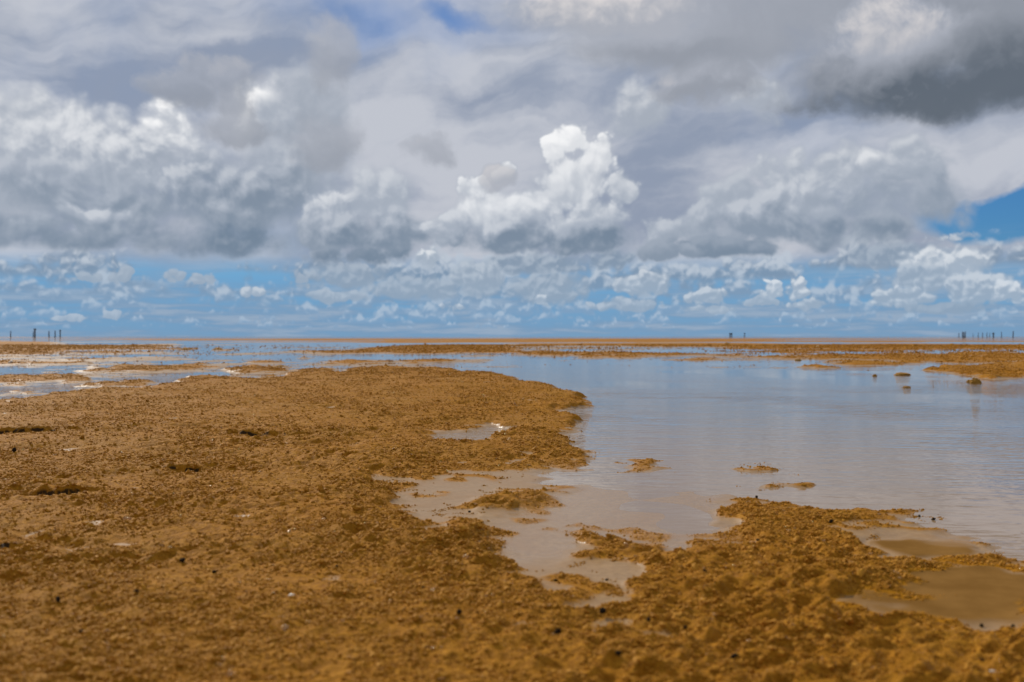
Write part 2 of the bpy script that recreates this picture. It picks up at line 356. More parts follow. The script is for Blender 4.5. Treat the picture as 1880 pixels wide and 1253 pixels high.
def make_rasters():
    X, Y = np.meshgrid(_px, 300 * np.log(_py - 612.0))
    land = np.full(X.shape, -1e9)
    for p in LAND + STREAKS:
        pl, ph = min(q[1] for q in p), max(q[1] for q in p)
        m_ = 12 if ph < 670 else 40 if ph < 760 else 400
        a, b = np.searchsorted(_py, [pl - m_, ph + m_])
        land[a:b] = np.maximum(land[a:b], poly_sd(X[a:b], Y[a:b], p))
    for p in WATER: land = np.minimum(land, -poly_sd(X, Y, p) * 1.2)
    PX, PY = np.meshgrid(_px, _py)
    L = np.tanh(land / (12.0 + 34.0 * sstep(PY, 700, 980) + 30.0 * sstep(PY, 668, 655)))
    shallow = np.where((PY < 735), sstep(PX, 1050, 760), 0)
    L = np.maximum(L, -1 + 0.77 * shallow)
    far = sstep(PY, 660, 640); L = np.maximum(L, -1 + 0.7 * far)
    bare = np.zeros(X.shape)
    for p, k in BARE: bare = np.maximum(bare, sstep(poly_sd(X, Y, p), -18 - 36 * sstep(PY, 700, 900) * (k < .18), 22 + 14 * (k < .18)))
    film = np.zeros(X.shape)
    for p in FILM: film = np.maximum(film, sstep(poly_sd(X, Y, p), -48, 4))
    dry = np.zeros(X.shape)
    for p in DRYISH: dry = np.maximum(dry, sstep(poly_sd(X, Y, p), -7, 7))
    rim = np.zeros(X.shape)
    for p in DRYISH:
        s_ = poly_sd(X, Y, p); rim = np.maximum(rim, np.exp(-((s_ + 9) / 7.0) ** 2))
    smooth = np.zeros(X.shape)
    for (cx, cy, rx, ry, k) in ((344, 985, 190, 20, .7), (507, 1053, 210, 28, .75), (441, 866, 90, 9, .8), (375, 760, 120, 6, .5),
                                (243, 886, 110, 14, .8), (630, 818, 60, 6, .7), (560, 762, 70, 4, .6), (243, 828, 50, 6, .5), (700, 775, 60, 5, .5),
                                (600, 1180, 200, 30, .35), (1750, 1190, 160, 45, .55), (930, 1010, 80, 18, .6), (100, 760, 160, 5, .5),
                                (700, 700, 90, 3, .6), (300, 740, 120, 3, .6), (60, 720, 110, 5, 1.0), (1290, 1062, 120, 22, .6), (850, 700, 60, 4, .6), (940, 1160, 150, 20, .3), (170, 1060, 130, 22, .35), (560, 1230, 300, 24, .4), (150, 845, 90, 8, .4), (820, 830, 90, 6, .4)):
        smooth = np.maximum(smooth, k * np.exp(-(((PX - cx) / rx) ** 2 + ((PY - cy - (PX - cx) * -0.06) / ry) ** 2) ** 1.3))
    return np.stack([L, bare, film, dry, rim, smooth])
RAST = make_rasters()
def raster(x, y):
    py = HOR + F * H / y; px = 940 + F * x / y
    fx = np.clip((px + 760) / 3400 * (NX - 1), 0, NX - 1.001); fy = np.clip((np.log(np.maximum(py - 612, 6.35)) - _ly0) / (_ly1 - _ly0) * (NY - 1), 0, NY - 1.001)
    i = fx.astype(int); j = fy.astype(int); a = fx - i; b = fy - j
    return (RAST[:, j, i] * (1 - a) + RAST[:, j, i + 1] * a) * (1 - b) + (RAST[:, j + 1, i] * (1 - a) + RAST[:, j + 1, i + 1] * a) * b

WL = -0.022                                           # water level
LEDGES = [(480, 803, 75, .022), (620, 806, 50, .012), (345, 861, 55, .020), (110, 904, 60, .022), (35, 796, 90, .026), (485, 741, 50, .016),
          (870, 703, 30, .012), (345, 732, 30, .01), (160, 722, 40, .012), (275, 838, 30, .010), (215, 872, 30, .012), (700, 790, 40, .01),
          (5, 1004, 40, .02), (640, 1100, 40, .010), (940, 800, 30, .01), (1021, 1165, 14, .012), (1120, 1228, 22, .014), (330, 713, 40, .01),
          (640, 980, 40, .010), (130, 990, 50, .010), (250, 905, 30, .01)]
def height(x, y, cell):
    big_w = 0.10 * np.clip(y / 5.0, 0.25, 1.0)
    wx = x + big_w * perlin(x * 1.9, y * 1.9) + 0.06 * perlin(x * 6, y * 6 + 9) + 0.035 * perlin(x * 15, y * 13)
    wy = y + big_w * perlin(x * 1.9 + 40, y * 1.9) + 0.05 * perlin(x * 6 + 31, y * 6) + 0.03 * perlin(x * 15 + 7, y * 13)
    scl = np.maximum(1.0, y / 14.0)                   # the coast's own raggedness is larger far off
    wx = x + (wx - x) * scl; wy = y + (wy - y) * scl
    L, bare, film, dry, rim, smooth = raster(wx, np.maximum(wy, 0.6))
    def oct_(lam, ox=0.0, rot=0.5, st=1.0):
        c, s = math.cos(rot), math.sin(rot)
        a = (x * c + y * s) / lam / st + ox; b = (-x * s + y * c) / lam + ox * 1.7
        return perlin(a, b) * sstep(lam / cell, 2.2, 4.5)
    n1 = oct_(1.1, 3.3); n2 = oct_(0.45, 8.1, st=1.6); n3 = oct_(0.19, 5.7, st=1.4); n4 = oct_(0.09, 1.1)
    nf = oct_(9.0, 2.2) + 0.6 * oct_(3.5, 6.4)
    farw = sstep(y, 8, 17)
    edge = 0.10 * n1 + 0.18 * n2 + 0.26 * n3 + 0.20 * n4
    # crumbs and thin islands where the flats are shallow
    Ln = L + edge * sstep(L, -1.0, -0.2) * (1 - 0.5 * bare) + farw * (0.60 * nf + 0.50 * oct_(1.3, 4.4, st=1.5) + 0.45 * oct_(0.5, 9.4) + 0.9 * sstep(y, 40, 110) * oct_(34.0, 19.4, st=2.0) + 3.4 * sstep(y, 65, 120) * sstep(y, 480, 300) * (1.4 * oct_(42.0, 29.4, 0.03, 6.0) - 0.22 - 0.32 * sstep(y, 110, 190)) + 3.4 * sstep(y, 280, 480) * (oct_(190.0, 35.4, 0.02, 5.0) - 0.30))
    zb = np.where(Ln > 0, 0.025 * np.tanh(Ln * 1.3) - 0.021, 0.020 * Ln - 0.021)
    swell = oct_(0.42, 17.0, -0.25, 2.6)
    zb = zb + sstep(Ln, 0.1, 0.8) * (0.017 * n1 + 0.011 * n2 + 0.017 * swell - 0.006 * smooth)
    zb = np.where(Ln > 0.2, np.maximum(zb, WL + 0.010 * sstep(Ln, 0.15, 0.6) * (1 - 0 * y)), zb)
    # mat cover
    mraw = Ln * 1.7 - 0.30 + 0.70 * n3 + 0.60 * n4 + 0.35 * n2 - 1.9 * bare - 0.30 * smooth - farw * (0.0 + 0.9 * oct_(26.0, 31.0) + 0.8 * oct_(6.0, 33.0) - .25 * oct_(1.3, 4.4, st=1.5))
    mraw = mraw + 0.25 * sstep(Ln, 0.3, 0.9) * swell + 1.0 * sstep(y, 70, 140)
    mat = sstep(mraw, -0.25, 0.65)
    mat = mat * (1 - 0.25 * sstep(y, 14, 45))
    bz = np.clip(bare, 0, 1)
    zb = zb * (1 - bz) + bz * np.minimum(zb, -0.0145 + 0.003 * n2 + 0.0015 * n3)
    zb = zb * (1 - film) + film * (WL + 0.0004 + 0.0030 * n1 + 0.0016 * n2 + 0.0006 * n3)
    zb = zb + dry * 0.0045 - rim * 0.0040
    # lumps of the mat: billowy clods, elongated across the wind
    def clod(lam, ox, rot=0.45, st=1.5):
        return (1 - 2.2 * np.abs(oct_(lam, ox, rot, st))) * sstep(lam / cell, 2.2, 4.5)
    amp = 0.45 + 0.75 * sstep(oct_(0.8, 12.0) + 0.5 * oct_(0.3, 14.0), -0.45, 0.5)
    big = 0.50 * oct_(0.16, 11.2, .45, 1.5)
    lump = 0.013 * big + 0.0120 * clod(0.085, 2.7) + 0.0095 * clod(0.043, 7.9) + 0.0065 * oct_(0.027, 4.2, .45, 1.4) + 0.0030 * oct_(0.015, 9.9)
    farlump = (0.022 * np.maximum(oct_(0.5, 21.0), -0.2) + 0.016 * oct_(0.24, 22.0)) * sstep(y, 6, 14) + 0.03 * np.maximum(oct_(1.6, 25.0) - 0.35, 0) * farw
    z = zb + mat * (0.0020 + lump * amp * (1 - 0.8 * smooth) * (0.22 + 0.78 * sstep(Ln - bare, 0.15, 1.0)) + farlump)
    # sand: faint ripple relief
    rp = np.sin((y * 1.0 + x * 0.22 + 0.06 * n1 * 3) / 0.055 + 2.2 * n2) * sstep(0.11 / cell, 3, 6)
    z = z + (1 - mat) * (0.0006 * rp * (1 - film) + 0.0010 * n4 * (1 - dry) * (1 - film))
    # small undercut edges facing the sea wind
    wall_shade = np.zeros(len(z))  # mask along the ledge walls where the material paints in shade
    for (lx, ly, w_, dp) in LEDGES:
        yy = F * H / (ly - HOR); xx = (lx - 940) / F * yy; ww = w_ / F * yy * 1.0
        dx = (x - xx) / ww; yl = yy + 0.10 * ww * dx + 0.030 * perlin(x * 14, y * 0 + ly) * yy / 4 + 0.012 * n3
        dy = (y - yl)
        e = np.exp(-(np.abs(dx) ** 2.4))
        ln_ = 0.06 * yy / 3 + 0.02
        front = np.where(dy < 0, np.exp(np.minimum(dy, 0) / ln_), np.clip(1 - dy / (0.4 * cell + 0.004), 0, 1))
        back = np.where(dy > 0, np.exp(-np.maximum(dy, 0) / (ln_ * .8)), np.clip(1 + dy / 0.01, 0, 1))
        z = z + e * (-dp * 0.9 * front + dp * 0.7 * back)
        wall_shade = np.maximum(wall_shade, e * sstep(dp, .015, .019) * np.exp(-((dy + 0.002) / (0.004 + 0.22 * cell)) ** 2) * sstep(perlin(x / (ww * .35) + lx, y * 0 + ly), -.35, .05))
        mat = np.maximum(mat, e * np.exp(-(dy / 0.05) ** 2))
    z = np.where(z > WL, WL + (z - WL) * (1 - 0.75 * sstep(y, 110, 380)), z)
    z = np.where((Ln > 0.3) & (film < .1), np.maximum(z, WL + 0.0022 * sstep(y, 260, 130) + .0002), z)
    return z, mat, np.clip(dry, 0, 1), film, wall_shade, np.clip(smooth, 0, 1)

def ground_z(x, y):
    c = np.full(1, 0.0022 * (y + .5))
    z, m, d, f, _m, _s = height(np.array([x], float), np.array([y], float), c)
    return float(z[0])

# ------------------------------------------------------------------ materials
def new_mat(name):
    m = bpy.data.materials.new(name); m.use_nodes = True; m.node_tree.nodes.clear(); return m, NT(m.node_tree)
def finish(N, shader):
    o = N.n('ShaderNodeOutputMaterial'); N.L.new(shader, o.inputs[0])
def principled(N, col, rough, normal=None, spec=0.5):
    b = N.n('ShaderNodeBsdfPrincipled'); N._in(b.inputs['Base Color'], col + (1,) if isinstance(col, tuple) else col)
    N._in(b.inputs['Roughness'], rough); N._in(b.inputs['Specular IOR Level'], spec)
    if normal is not None: N._in(b.inputs['Normal'], normal)
    return b
def bump(N, h, dist, strength=1.0, normal=None):
    b = N.n('ShaderNodeBump'); N._in(b.inputs['Height'], h); b.inputs['Distance'].default_value = dist
    N._in(b.inputs['Strength'], strength)
    if normal is not None: N._in(b.inputs['Normal'], normal)
    return b.outputs[0]

def ground_material(crumb=False):
    m, N = new_mat('crust_crumbs' if crumb else 'sand_and_crust')
    def attr(n): 
        a = N.n('ShaderNodeAttribute'); a.attribute_name = n; return a.outputs['Fac']
    mat, dry, wet, wall_shade = attr('crust'), attr('drained'), attr('wet'), attr('wall_shade')
    P = N.n('ShaderNodeNewGeometry').outputs['Position']
    fine = N.noise(P, 260, 3, 0.6); mid = N.noise(P, 60, 5, 0.62); big = N.noise(P, 7, 5, 0.6); huge = N.noise(P, 1.6, 4, 0.55)
    c = N.mix(N.ss(mid, 0.30, 0.70), (0.215, 0.083, 0.005), (0.44, 0.196, 0.016))
    c = N.mix(N.ss(big, 0.35, 0.68, 0, 0.55), c, (0.31, 0.124, 0.008))
    c = N.mix(N.ss(huge, 0.42, 0.66, 0, 0.30), c, (0.31, 0.15, 0.018))
    c = N.mix(N.ss(fine, 0.62, 0.75, 0, 0.5), c, (0.50, 0.27, 0.035))
    c = N.mix(N.ss(fine, 0.36, 0.25, 0, 0.6), c, (0.13, 0.060, 0.010))
    s = N.mix(N.ss(mid, 0.3, 0.7), (0.240, 0.140, 0.055), (0.32, 0.192, 0.082))
    s = N.mix(N.ss(big, 0.38, 0.66, 0, 0.55), s, (0.27, 0.148, 0.055))
    s = N.mix(N.ss(fine, 0.62, 0.72, 0, 0.4), s, (0.44, 0.32, 0.20))
    s = N.mix(N.m('MULTIPLY', N.ss(N.m('ADD', mat, N.m('MULTIPLY_ADD', big, 0.3, -0.15)), -0.02, 0.30), 0.75), s, (0.27, 0.135, 0.032))
    s = N.mix(dry, s, N.mix(N.ss(big, .35, .65), (0.165, 0.083, 0.022), (0.215, 0.112, 0.032)))
    mm = N.m('ADD', mat, N.m('MULTIPLY', N.m('SUBTRACT', mid, 0.5), 0.9))
    mm = N.m('MULTIPLY', N.ss(mm, 0.15, 0.55), N.ss(mat, 0.02, 0.2))
    col = N.mix(mm, s, c)
    col = N.mix(N.ss(N.m('ADD', wall_shade, N.m('MULTIPLY_ADD', mid, 0.8, -0.4)), 0.25, 0.6), col, (0.040, 0.021, 0.008))   # undercut shade painted as a dark line on the ledge walls
    if crumb:
        rnd = N.n('ShaderNodeObjectInfo').outputs['Random']
        col = N.mix(N.ss(rnd, 0.0, 1.0, 0.0, 1.0, 'LINEAR'), (0.27, 0.112, 0.008), (0.54, 0.26, 0.030))
        col = N.mix(0.45, col, c)
        gl = N.m('GREATER_THAN', N.m('FRACT', N.m('MULTIPLY', rnd, 37.7)), 0.985)
        finish(N, principled(N, col, N.m('MULTIPLY_ADD', gl, -0.50, 0.6), bump(N, fine, 0.002, 0.8), N.m('MULTIPLY_ADD', gl, 0.7, 0.07)).outputs[0]); return m
    hb = N.m('ADD', N.m('MULTIPLY', mid, 1.0), N.m('MULTIPLY', fine, 0.35))
    nb = bump(N, hb, 0.010, N.m('MULTIPLY_ADD', mm, 0.9, 0.08))
    rough = N.m('ADD', N.m('MULTIPLY', mm, 0.10), N.m('MULTIPLY_ADD', wet, -0.11, 0.46))
    rough = N.m('ADD', rough, N.m('MULTIPLY', dry, 0.3))
    b = principled(N, col, rough, nb, N.m('MULTIPLY_ADD', mm, -0.19, N.m('MULTIPLY_ADD', dry, -0.25, N.m('MULTIPLY_ADD', wet, 0.06, 0.22))))
    finish(N, b.outputs[0]); return m

def water_material():
    m, N = new_mat('shallow_water')
    P = N.n('ShaderNodeNewGeometry').outputs['Position']
    x, y, z = N.sep(P)
    q = N.comb(N.m('MULTIPLY', N.m('ADD', x, N.m('MULTIPLY', y, 0.18)), 0.42), y, 0.0)
    w1 = N.noise(q, 9.0, 3, 0.55, dim='2D', dist=0.4)
    w2 = N.noise(q, 2.2, 2, 0.5, dim='2D')
    patch = N.noise(P, 0.45, 3, 0.5, dim='2D')
    st = N.ss(patch, 0.36, 0.62, 0.12, 1.0)
    calm = N.m('MULTIPLY', N.ss(y, 2.0, 4.0, 0.15, 1.0), N.ss(y, 6.5, 13.0, 1.0, 0.14))
    w3 = N.noise(q, 24.0, 2, 0.5, dim='2D')
    h = N.m('ADD', N.m('MULTIPLY_ADD', w3, 0.5, w1), N.m('MULTIPLY', w2, 1.6))
    nb = bump(N, h, 0.022, N.m('MULTIPLY', st, calm))
    fr = N.n('ShaderNodeFresnel'); fr.inputs[0].default_value = 1.33; N._in(fr.inputs['Normal'], nb)
    gl = N.n('ShaderNodeBsdfGlossy'); gl.inputs['Roughness'].default_value = 0.03; N._in(gl.inputs['Normal'], nb)
    gl.inputs['Color'].default_value = (0.95, 0.95, 0.95, 1)
    tr = N.n('ShaderNodeBsdfTransparent'); tr.inputs[0].default_value = (0.88, 0.84, 0.78, 1)
    # silt hanging in the water
    df = N.n('ShaderNodeBsdfDiffuse'); df.inputs[0].default_value = (0.43, 0.285, 0.160, 1)
    mx0 = N.n('ShaderNodeMixShader'); N._in(mx0.inputs[0], N.ss(y, 2.5, 8.0, 0.62, 0.30))
    N.L.new(tr.outputs[0], mx0.inputs[1]); N.L.new(df.outputs[0], mx0.inputs[2])
    mx = N.n('ShaderNodeMixShader'); N.L.new(fr.outputs[0], mx.inputs[0])
    N.L.new(mx0.outputs[0], mx.inputs[1]); N.L.new(gl.outputs[0], mx.inputs[2])
    finish(N, mx.outputs[0]); return m

GM, WM = ground_material(), water_material()
def simple(name, a, b, rough, sc=30.0, bs=0.4, bd=0.01, spec=0.3):
    m, N = new_mat(name)
    P = N.n('ShaderNodeTexCoord').outputs['Object']
    n = N.noise(P, sc, 5, 0.6)
    finish(N, principled(N, N.mix(N.ss(n, .3, .7), a, b), rough, bump(N, n, bd, bs), spec).outputs[0]); return m
M_POST = simple('weathered_timber', (0.05, 0.065, 0.085), (0.09, 0.105, 0.125), .8, 3)
M_PEB = simple('wet_dark_shell', (0.008, 0.006, 0.004), (0.035, 0.022, 0.012), .8, 220, .5, .002, .05)
M_SHELL = simple('pale_shell', (0.55, 0.45, 0.34), (0.72, 0.66, 0.56), .3, 150, .4, .002)
M_CLOD = simple('crust_clod', (0.34, 0.15, 0.014), (0.62, 0.32, 0.04), .6, 25, .8, .03)
M_CABIN = simple('dark_boards', (0.02, 0.028, 0.04), (0.04, 0.05, 0.062), .7, 2)

# ------------------------------------------------------------------ ground mesh, split into bare sand and crust
def np_mesh(name, co_, quads, mats, attrs=None, normals=None):
    me = bpy.data.meshes.new(name)
    me.vertices.add(len(co_)); me.vertices.foreach_set('co', co_.astype(np.float32).ravel())
    nq = len(quads); me.loops.add(nq * 4); me.loops.foreach_set('vertex_index', quads.astype(np.int32).ravel())
    me.polygons.add(nq); me.polygons.foreach_set('loop_start', np.arange(0, nq * 4, 4, dtype=np.int32))
    me.polygons.foreach_set('use_smooth', np.ones(nq, bool))
    me.update(calc_edges=True)
    for k, v in (attrs or {}).items():
        a = me.attributes.new(k, 'FLOAT', 'POINT'); a.data.foreach_set('value', v.astype(np.float32))
    me.materials.append(mats)
    if normals is not None: me.normals_split_custom_set_from_vertices(normals)
    o = bpy.data.objects.new(name, me); C.objects.link(o); return o

def rows_y():
    ys = [0.9]
    while ys[-1] < 4500:
        y = ys[-1]
        k = 0.0021 if y < 9 else 0.0021 + 0.004 * min(1, (y - 9) / 25) if y < 80 else 0.0061 + 0.02 * min(1, (y - 80) / 300)
        ys.append(y + k * (y + .5))
    return np.array(ys)
YS = rows_y(); NU = 560
us = np.linspace(-0.60, 0.60, NU)
GX = us[None, :] * (YS[:, None] + 0.5); GY = np.repeat(YS[:, None], NU, 1)
cell = np.repeat(np.maximum(1.2 * (YS + .5) / NU, np.gradient(YS))[:, None], NU, 1)
gz, gm, gd, gf, gshade, gsm = height(GX.ravel(), GY.ravel(), cell.ravel())
NR = len(YS); print('ground grid', NR, NU)
wetv = np.clip(1 - (gz - WL) / 0.012, 0, 1) + 1.0 * gf
Z = gz.reshape(NR, NU)
P3 = np.stack([GX, GY, Z], -1)
du = np.gradient(P3, axis=1); dv = np.gradient(P3, axis=0)
nrm = np.cross(du, dv); nrm /= np.linalg.norm(nrm, axis=-1, keepdims=True) + 1e-12
idx = np.arange(NR * NU).reshape(NR, NU)
quads = np.stack([idx[:-1, :-1], idx[:-1, 1:], idx[1:, 1:], idx[1:, :-1]], -1).reshape(-1, 4)
qm = gm[quads].max(1) > 0.12
allco = P3.reshape(-1, 3); alln = nrm.reshape(-1, 3)
def sub(name, sel):
    q = quads[sel]; used = np.zeros(len(allco), bool); used[q.ravel()] = True
    mp = np.cumsum(used) - 1
    return np_mesh(name, allco[used], mp[q], GM, {'crust': gm[used], 'drained': gd[used], 'wet': wetv[used], 'wall_shade': gshade[used]}, alln[used])
g = sub('sand', ~qm); g['kind'] = 'structure'
a = sub('algae_crust', qm); a['kind'] = 'stuff'; a['category'] = 'algae crust'
a['label'] = 'golden brown lumpy algae crust covering the wet sand flats'

def crumbs():
    """crumbly tufts of the crust, too many to count: points with a size, an icosphere knocked out of shape put on each"""
    rs = np.random.RandomState(11)
    n = 1300000
    y = 1.15 * np.exp(rs.rand(n) * math.log(16 / 1.15)); x = (rs.rand(n) * 2 - 1) * 0.60 * (y + .5)
    keep = rs.rand(n) < np.clip((y / 2.6) ** 0.35, 0, 1) * 0.9
    x, y = x[keep], y[keep]
    nf_ = 420000
    yf = 13 * np.exp(rs.rand(nf_) * math.log(60 / 13)); xf = (rs.rand(nf_) * 2 - 1) * 0.60 * (yf + .5)
    x, y = np.append(x, xf), np.append(y, yf)
    z, m, d, f, ws, smo = height(x, y, 0.0022 * (y + .5))
    cl = perlin(x / 0.06, y / 0.05 + 7) + 0.6 * perlin(x / 0.3, y / .2)
    p = m * (0.42 + 0.55 * cl) * (0.25 + 0.75 * sstep(perlin(x / 0.5 + 3, y / 0.9) + 0.4 * perlin(x / .2, y / .3 + 5), -.35, .25)) * (1 - .75 * smo) * (ws < .3) + 0.05 * (f < .3) * (cl > .45) * (d < .2) * (z > WL - .004)
    p = p + 0.5 * (f < .2) * (d < .1) * sstep(z, WL - .010, WL - .003) * (m < .5) * sstep(cl, .35, .8) * (y > 2.2)
    z = np.maximum(z, WL - 0.001)
    ok = rs.rand(len(x)) < p
    x, y, z, m = x[ok], y[ok], z[ok], m[ok]
    base = 0.0011 + 0.0008 * np.sqrt(y)
    base = base + 0.00042 * np.maximum(y - 11, 0)
    sz = base * np.exp(rs.randn(len(x)) * 0.40) * (0.55 + .45 * m)
    me = bpy.data.meshes.new('crust_crumbs'); me.vertices.add(len(x))
    me.vertices.foreach_set('co', np.stack([x, y, z + sz * 0.15], -1).astype(np.float32).ravel())
    a_ = me.attributes.new('size', 'FLOAT', 'POINT'); a_.data.foreach_set('value', sz.astype(np.float32))
    rt = me.attributes.new('turn', 'FLOAT_VECTOR', 'POINT')
    ro = np.stack([rs.randn(len(x)) * .35, rs.randn(len(x)) * .35, 0.45 + rs.randn(len(x)) * .8], -1)
    rt.data.foreach_set('vector', ro.astype(np.float32).ravel())
    o = bpy.data.objects.new('crust_crumbs', me); C.objects.link(o)
    ng = bpy.data.node_groups.new('crumbs', 'GeometryNodeTree')
    ng.interface.new_socket('Geometry', in_out='INPUT', socket_type='NodeSocketGeometry')
    ng.interface.new_socket('Geometry', in_out='OUTPUT', socket_type='NodeSocketGeometry')
    G = NT(ng); gi = G.n('NodeGroupInput'); go = G.n('NodeGroupOutput')
    ico = G.n('GeometryNodeMeshIcoSphere'); ico.inputs['Subdivisions'].default_value = 2
    pos = G.n('GeometryNodeInputPosition').outputs[0]
    nz = G.noise(pos, 1.3, 2, 0.6, out=1)
    off = G.v('MULTIPLY', G.v('SUBTRACT', nz, (0.5, 0.5, 0.5)), (1.9, 1.9, 1.9))
    sp = G.n('GeometryNodeSetPosition'); G.L.new(ico.outputs[0], sp.inputs[0]); G.L.new(off, sp.inputs['Offset'])
    sm = G.n('GeometryNodeSetMaterial'); G.L.new(sp.outputs[0], sm.inputs[0]); sm.inputs['Material'].default_value = ground_material(True)
    def named(nm, ty):
        q = G.n('GeometryNodeInputNamedAttribute', data_type=ty); q.inputs[0].default_value = nm; return q.outputs[0]
    iop = G.n('GeometryNodeInstanceOnPoints')
    G.L.new(gi.outputs[0], iop.inputs['Points']); G.L.new(sm.outputs[0], iop.inputs['Instance'])
    G.L.new(named('turn', 'FLOAT_VECTOR'), iop.inputs['Rotation'])
    sv = G.v('MULTIPLY', G.comb(named('size', 'FLOAT'), named('size', 'FLOAT'), named('size', 'FLOAT')), (1.25, 0.95, 0.75))
    G.L.new(sv, iop.inputs['Scale']); G.L.new(iop.outputs[0], go.inputs[0])
    md = o.modifiers.new('crumbs', 'NODES'); md.node_group = ng
    o['kind'] = 'stuff'; o['category'] = 'crumbs'; o['label'] = 'loose golden brown crumbs and tufts strewn over the algae crust'
    print('crumbs', len(x))
crumbs()

def sheet(name, z, mat, size=4600.0):
    me = bpy.data.meshes.new(name)
    me.from_pydata([(-size, -size, z), (size, -size, z), (size, size, z), (-size, size, z)], [], [(0, 1, 2, 3)])
    me.materials.append(mat); o = bpy.data.objects.new(name, me); C.objects.link(o); o['kind'] = 'structure'; return o
sheet('water', WL, WM)
bed = sheet('seabed', -0.16, GM)

# ------------------------------------------------------------------ things
def place(px, py, z=None):
    """point on the ground that the photo shows at px, py"""
    yy = F * H / (py - HOR)
    for _ in range(6):
        gzv = max(ground_z((px - 940) / F * yy, yy), WL) if z is None else z
        yy = F * (H - gzv) / (py - HOR)
    return Vector(((px - 940) / F * yy, yy, gzv))

def mesh_obj(name, verts, faces, mat, parent=None, smooth=True):
    me = bpy.data.meshes.new(name); me.from_pydata(verts, [], faces); me.materials.append(mat)
    if smooth: me.polygons.foreach_set('use_smooth', [True] * len(me.polygons))
    o = bpy.data.objects.new(name, me); C.objects.link(o)
    if parent: o.parent = parent
    return o
def tagit(o, label, cat, group=None):
    o['label'] = label; o['category'] = cat
    if group: o['group'] = group

def lump_geo(seed, nu=18, nv=12, flat=0.6, rag=0.35, taper=1.0, fr=1.7):
    rnd = np.random.RandomState(seed); off = rnd.rand(2) * 50
    vs, fs = [], []
    for j in range(nv + 1):
        th = math.pi * j / nv
        for i in range(nu):
            ph = 2 * math.pi * i / nu
            d = np.array([math.sin(th) * math.cos(ph), math.sin(th) * math.sin(ph), math.cos(th)])
            r = 1 + rag * float(perlin(np.array([d[0] * fr + off[0] + d[2] * .7]), np.array([d[1] * fr + off[1] - d[2] * 1.3]))[0]) \
                  + rag * .5 * float(perlin(np.array([d[0] * fr * 3 + off[1]]), np.array([d[1] * fr * 3 + off[0] + d[2] * 2]))[0])
            vs.append((d[0] * r, d[1] * r * taper, d[2] * r * flat))
    for j in range(nv):
        for i in range(nu):
            fs.append((j * nu + i, (j + 1) * nu + i, (j + 1) * nu + (i + 1) % nu, j * nu + (i + 1) % nu))
    return vs, fs

def ring_tube(pts, rads, n=8, caps=True):
    vs, fs = [], []
    for (p, r) in zip(pts, rads):
        for i in range(n):
            a = 2 * math.pi * i / n; vs.append((p[0] + r * math.cos(a), p[1] + r * math.sin(a), p[2]))
    for j in range(len(pts) - 1):
        for i in range(n): fs.append((j * n + i, j * n + (i + 1) % n, (j + 1) * n + (i + 1) % n, (j + 1) * n + i))
    if caps: fs.append(tuple(range(n))[::-1]); fs.append(tuple((len(pts) - 1) * n + i for i in range(n)))
    return vs, fs
def box_geo(cx, cy, cz, sx, sy, sz):
    v = [(cx + a * sx / 2, cy + b * sy / 2, cz + c * sz / 2) for a in (-1, 1) for b in (-1, 1) for c in (-1, 1)]
    return v, [(0, 1, 3, 2), (4, 6, 7, 5), (0, 4, 5, 1), (2, 3, 7, 6), (0, 2, 6, 4), (1, 5, 7, 3)]

# posts on the horizon
def post(px, top, wpx, D, label, group, cap=None):
    k = D / F; hgt = H + (HOR - top) * k; x = (px - 940) * k; r = wpx * k / 2
    lean = random.Random(px).uniform(-.15, .15)
    v, f = ring_tube([(0, 0, -.3), (lean * .3, 0, hgt * .4), (lean * .7, 0, hgt * .8), (lean, 0, hgt)], [r * 1.1, r, r * .95, r * .8], 10)
    o = mesh_obj('timber_post', v, f, M_POST); o.location = (x, D, 0)
    tagit(o, label, 'post', group)
    if cap:
        v, f = ring_tube([(lean, 0, hgt - cap * k), (lean, 0, hgt - cap * k * .5), (lean, 0, hgt)], [r * 1.5, r * 1.9, r * 1.2], 10)
        mesh_obj('band', v, f, M_POST, o)
GL = 'timber posts standing on the horizon at the left'
post(19.4, 608, 1.7, 430, 'lone thin dark timber post furthest left on the horizon', GL)
post(61, 608.5, 1.5, 470, 'short thin post just left of the tallest timber post', GL)
post(64, 603.6, 2.6, 400, 'tallest and thickest dark timber post on the left horizon', GL, 3)
post(90, 608, 1.9, 430, 'first of three evenly spaced posts right of the tallest post', GL)
post(101, 607.7, 1.9, 430, 'middle of three evenly spaced posts right of the tallest post', GL)
post(110.5, 606, 2.0, 420, 'taller rightmost of the three evenly spaced posts on the left', GL, 2.5)
GR = 'timber posts standing on the horizon at the right'
post(1760.5, 612, 1.2, 560, 'faint stub of a post left of the dark tight post cluster', GR)
post(1767.5, 609.3, 2.0, 500, 'left post of the dark tight cluster on the right horizon', GR)
post(1770, 610, 1.6, 505, 'shorter middle post of the dark tight cluster', GR)
post(1772.3, 609, 1.6, 500, 'right post of the dark tight cluster on the right horizon', GR)
post(1787, 612.5, .8, 620, 'faint hair thin post right of the dark tight cluster', GR)
post(1796, 611, 1.1, 560, 'first thin grey post in the spaced row on the right', GR)
post(1804, 611, 1.2, 560, 'second thin grey post in the spaced row on the right', GR)
post(1812, 611, 1.2, 560, 'third thin grey post in the spaced row on the right', GR)
post(1817, 611, .9, 600, 'faint thin post left of the dark capped post', GR)
post(1824, 611, 2.2, 500, 'dark thick capped post in the middle of the right row', GR, 3)
post(1839, 609.5, 1.2, 500, 'slim post second from the right end of the horizon', GR)
post(1860, 608, 1.7, 480, 'tall post nearest the right end of the horizon', GR)

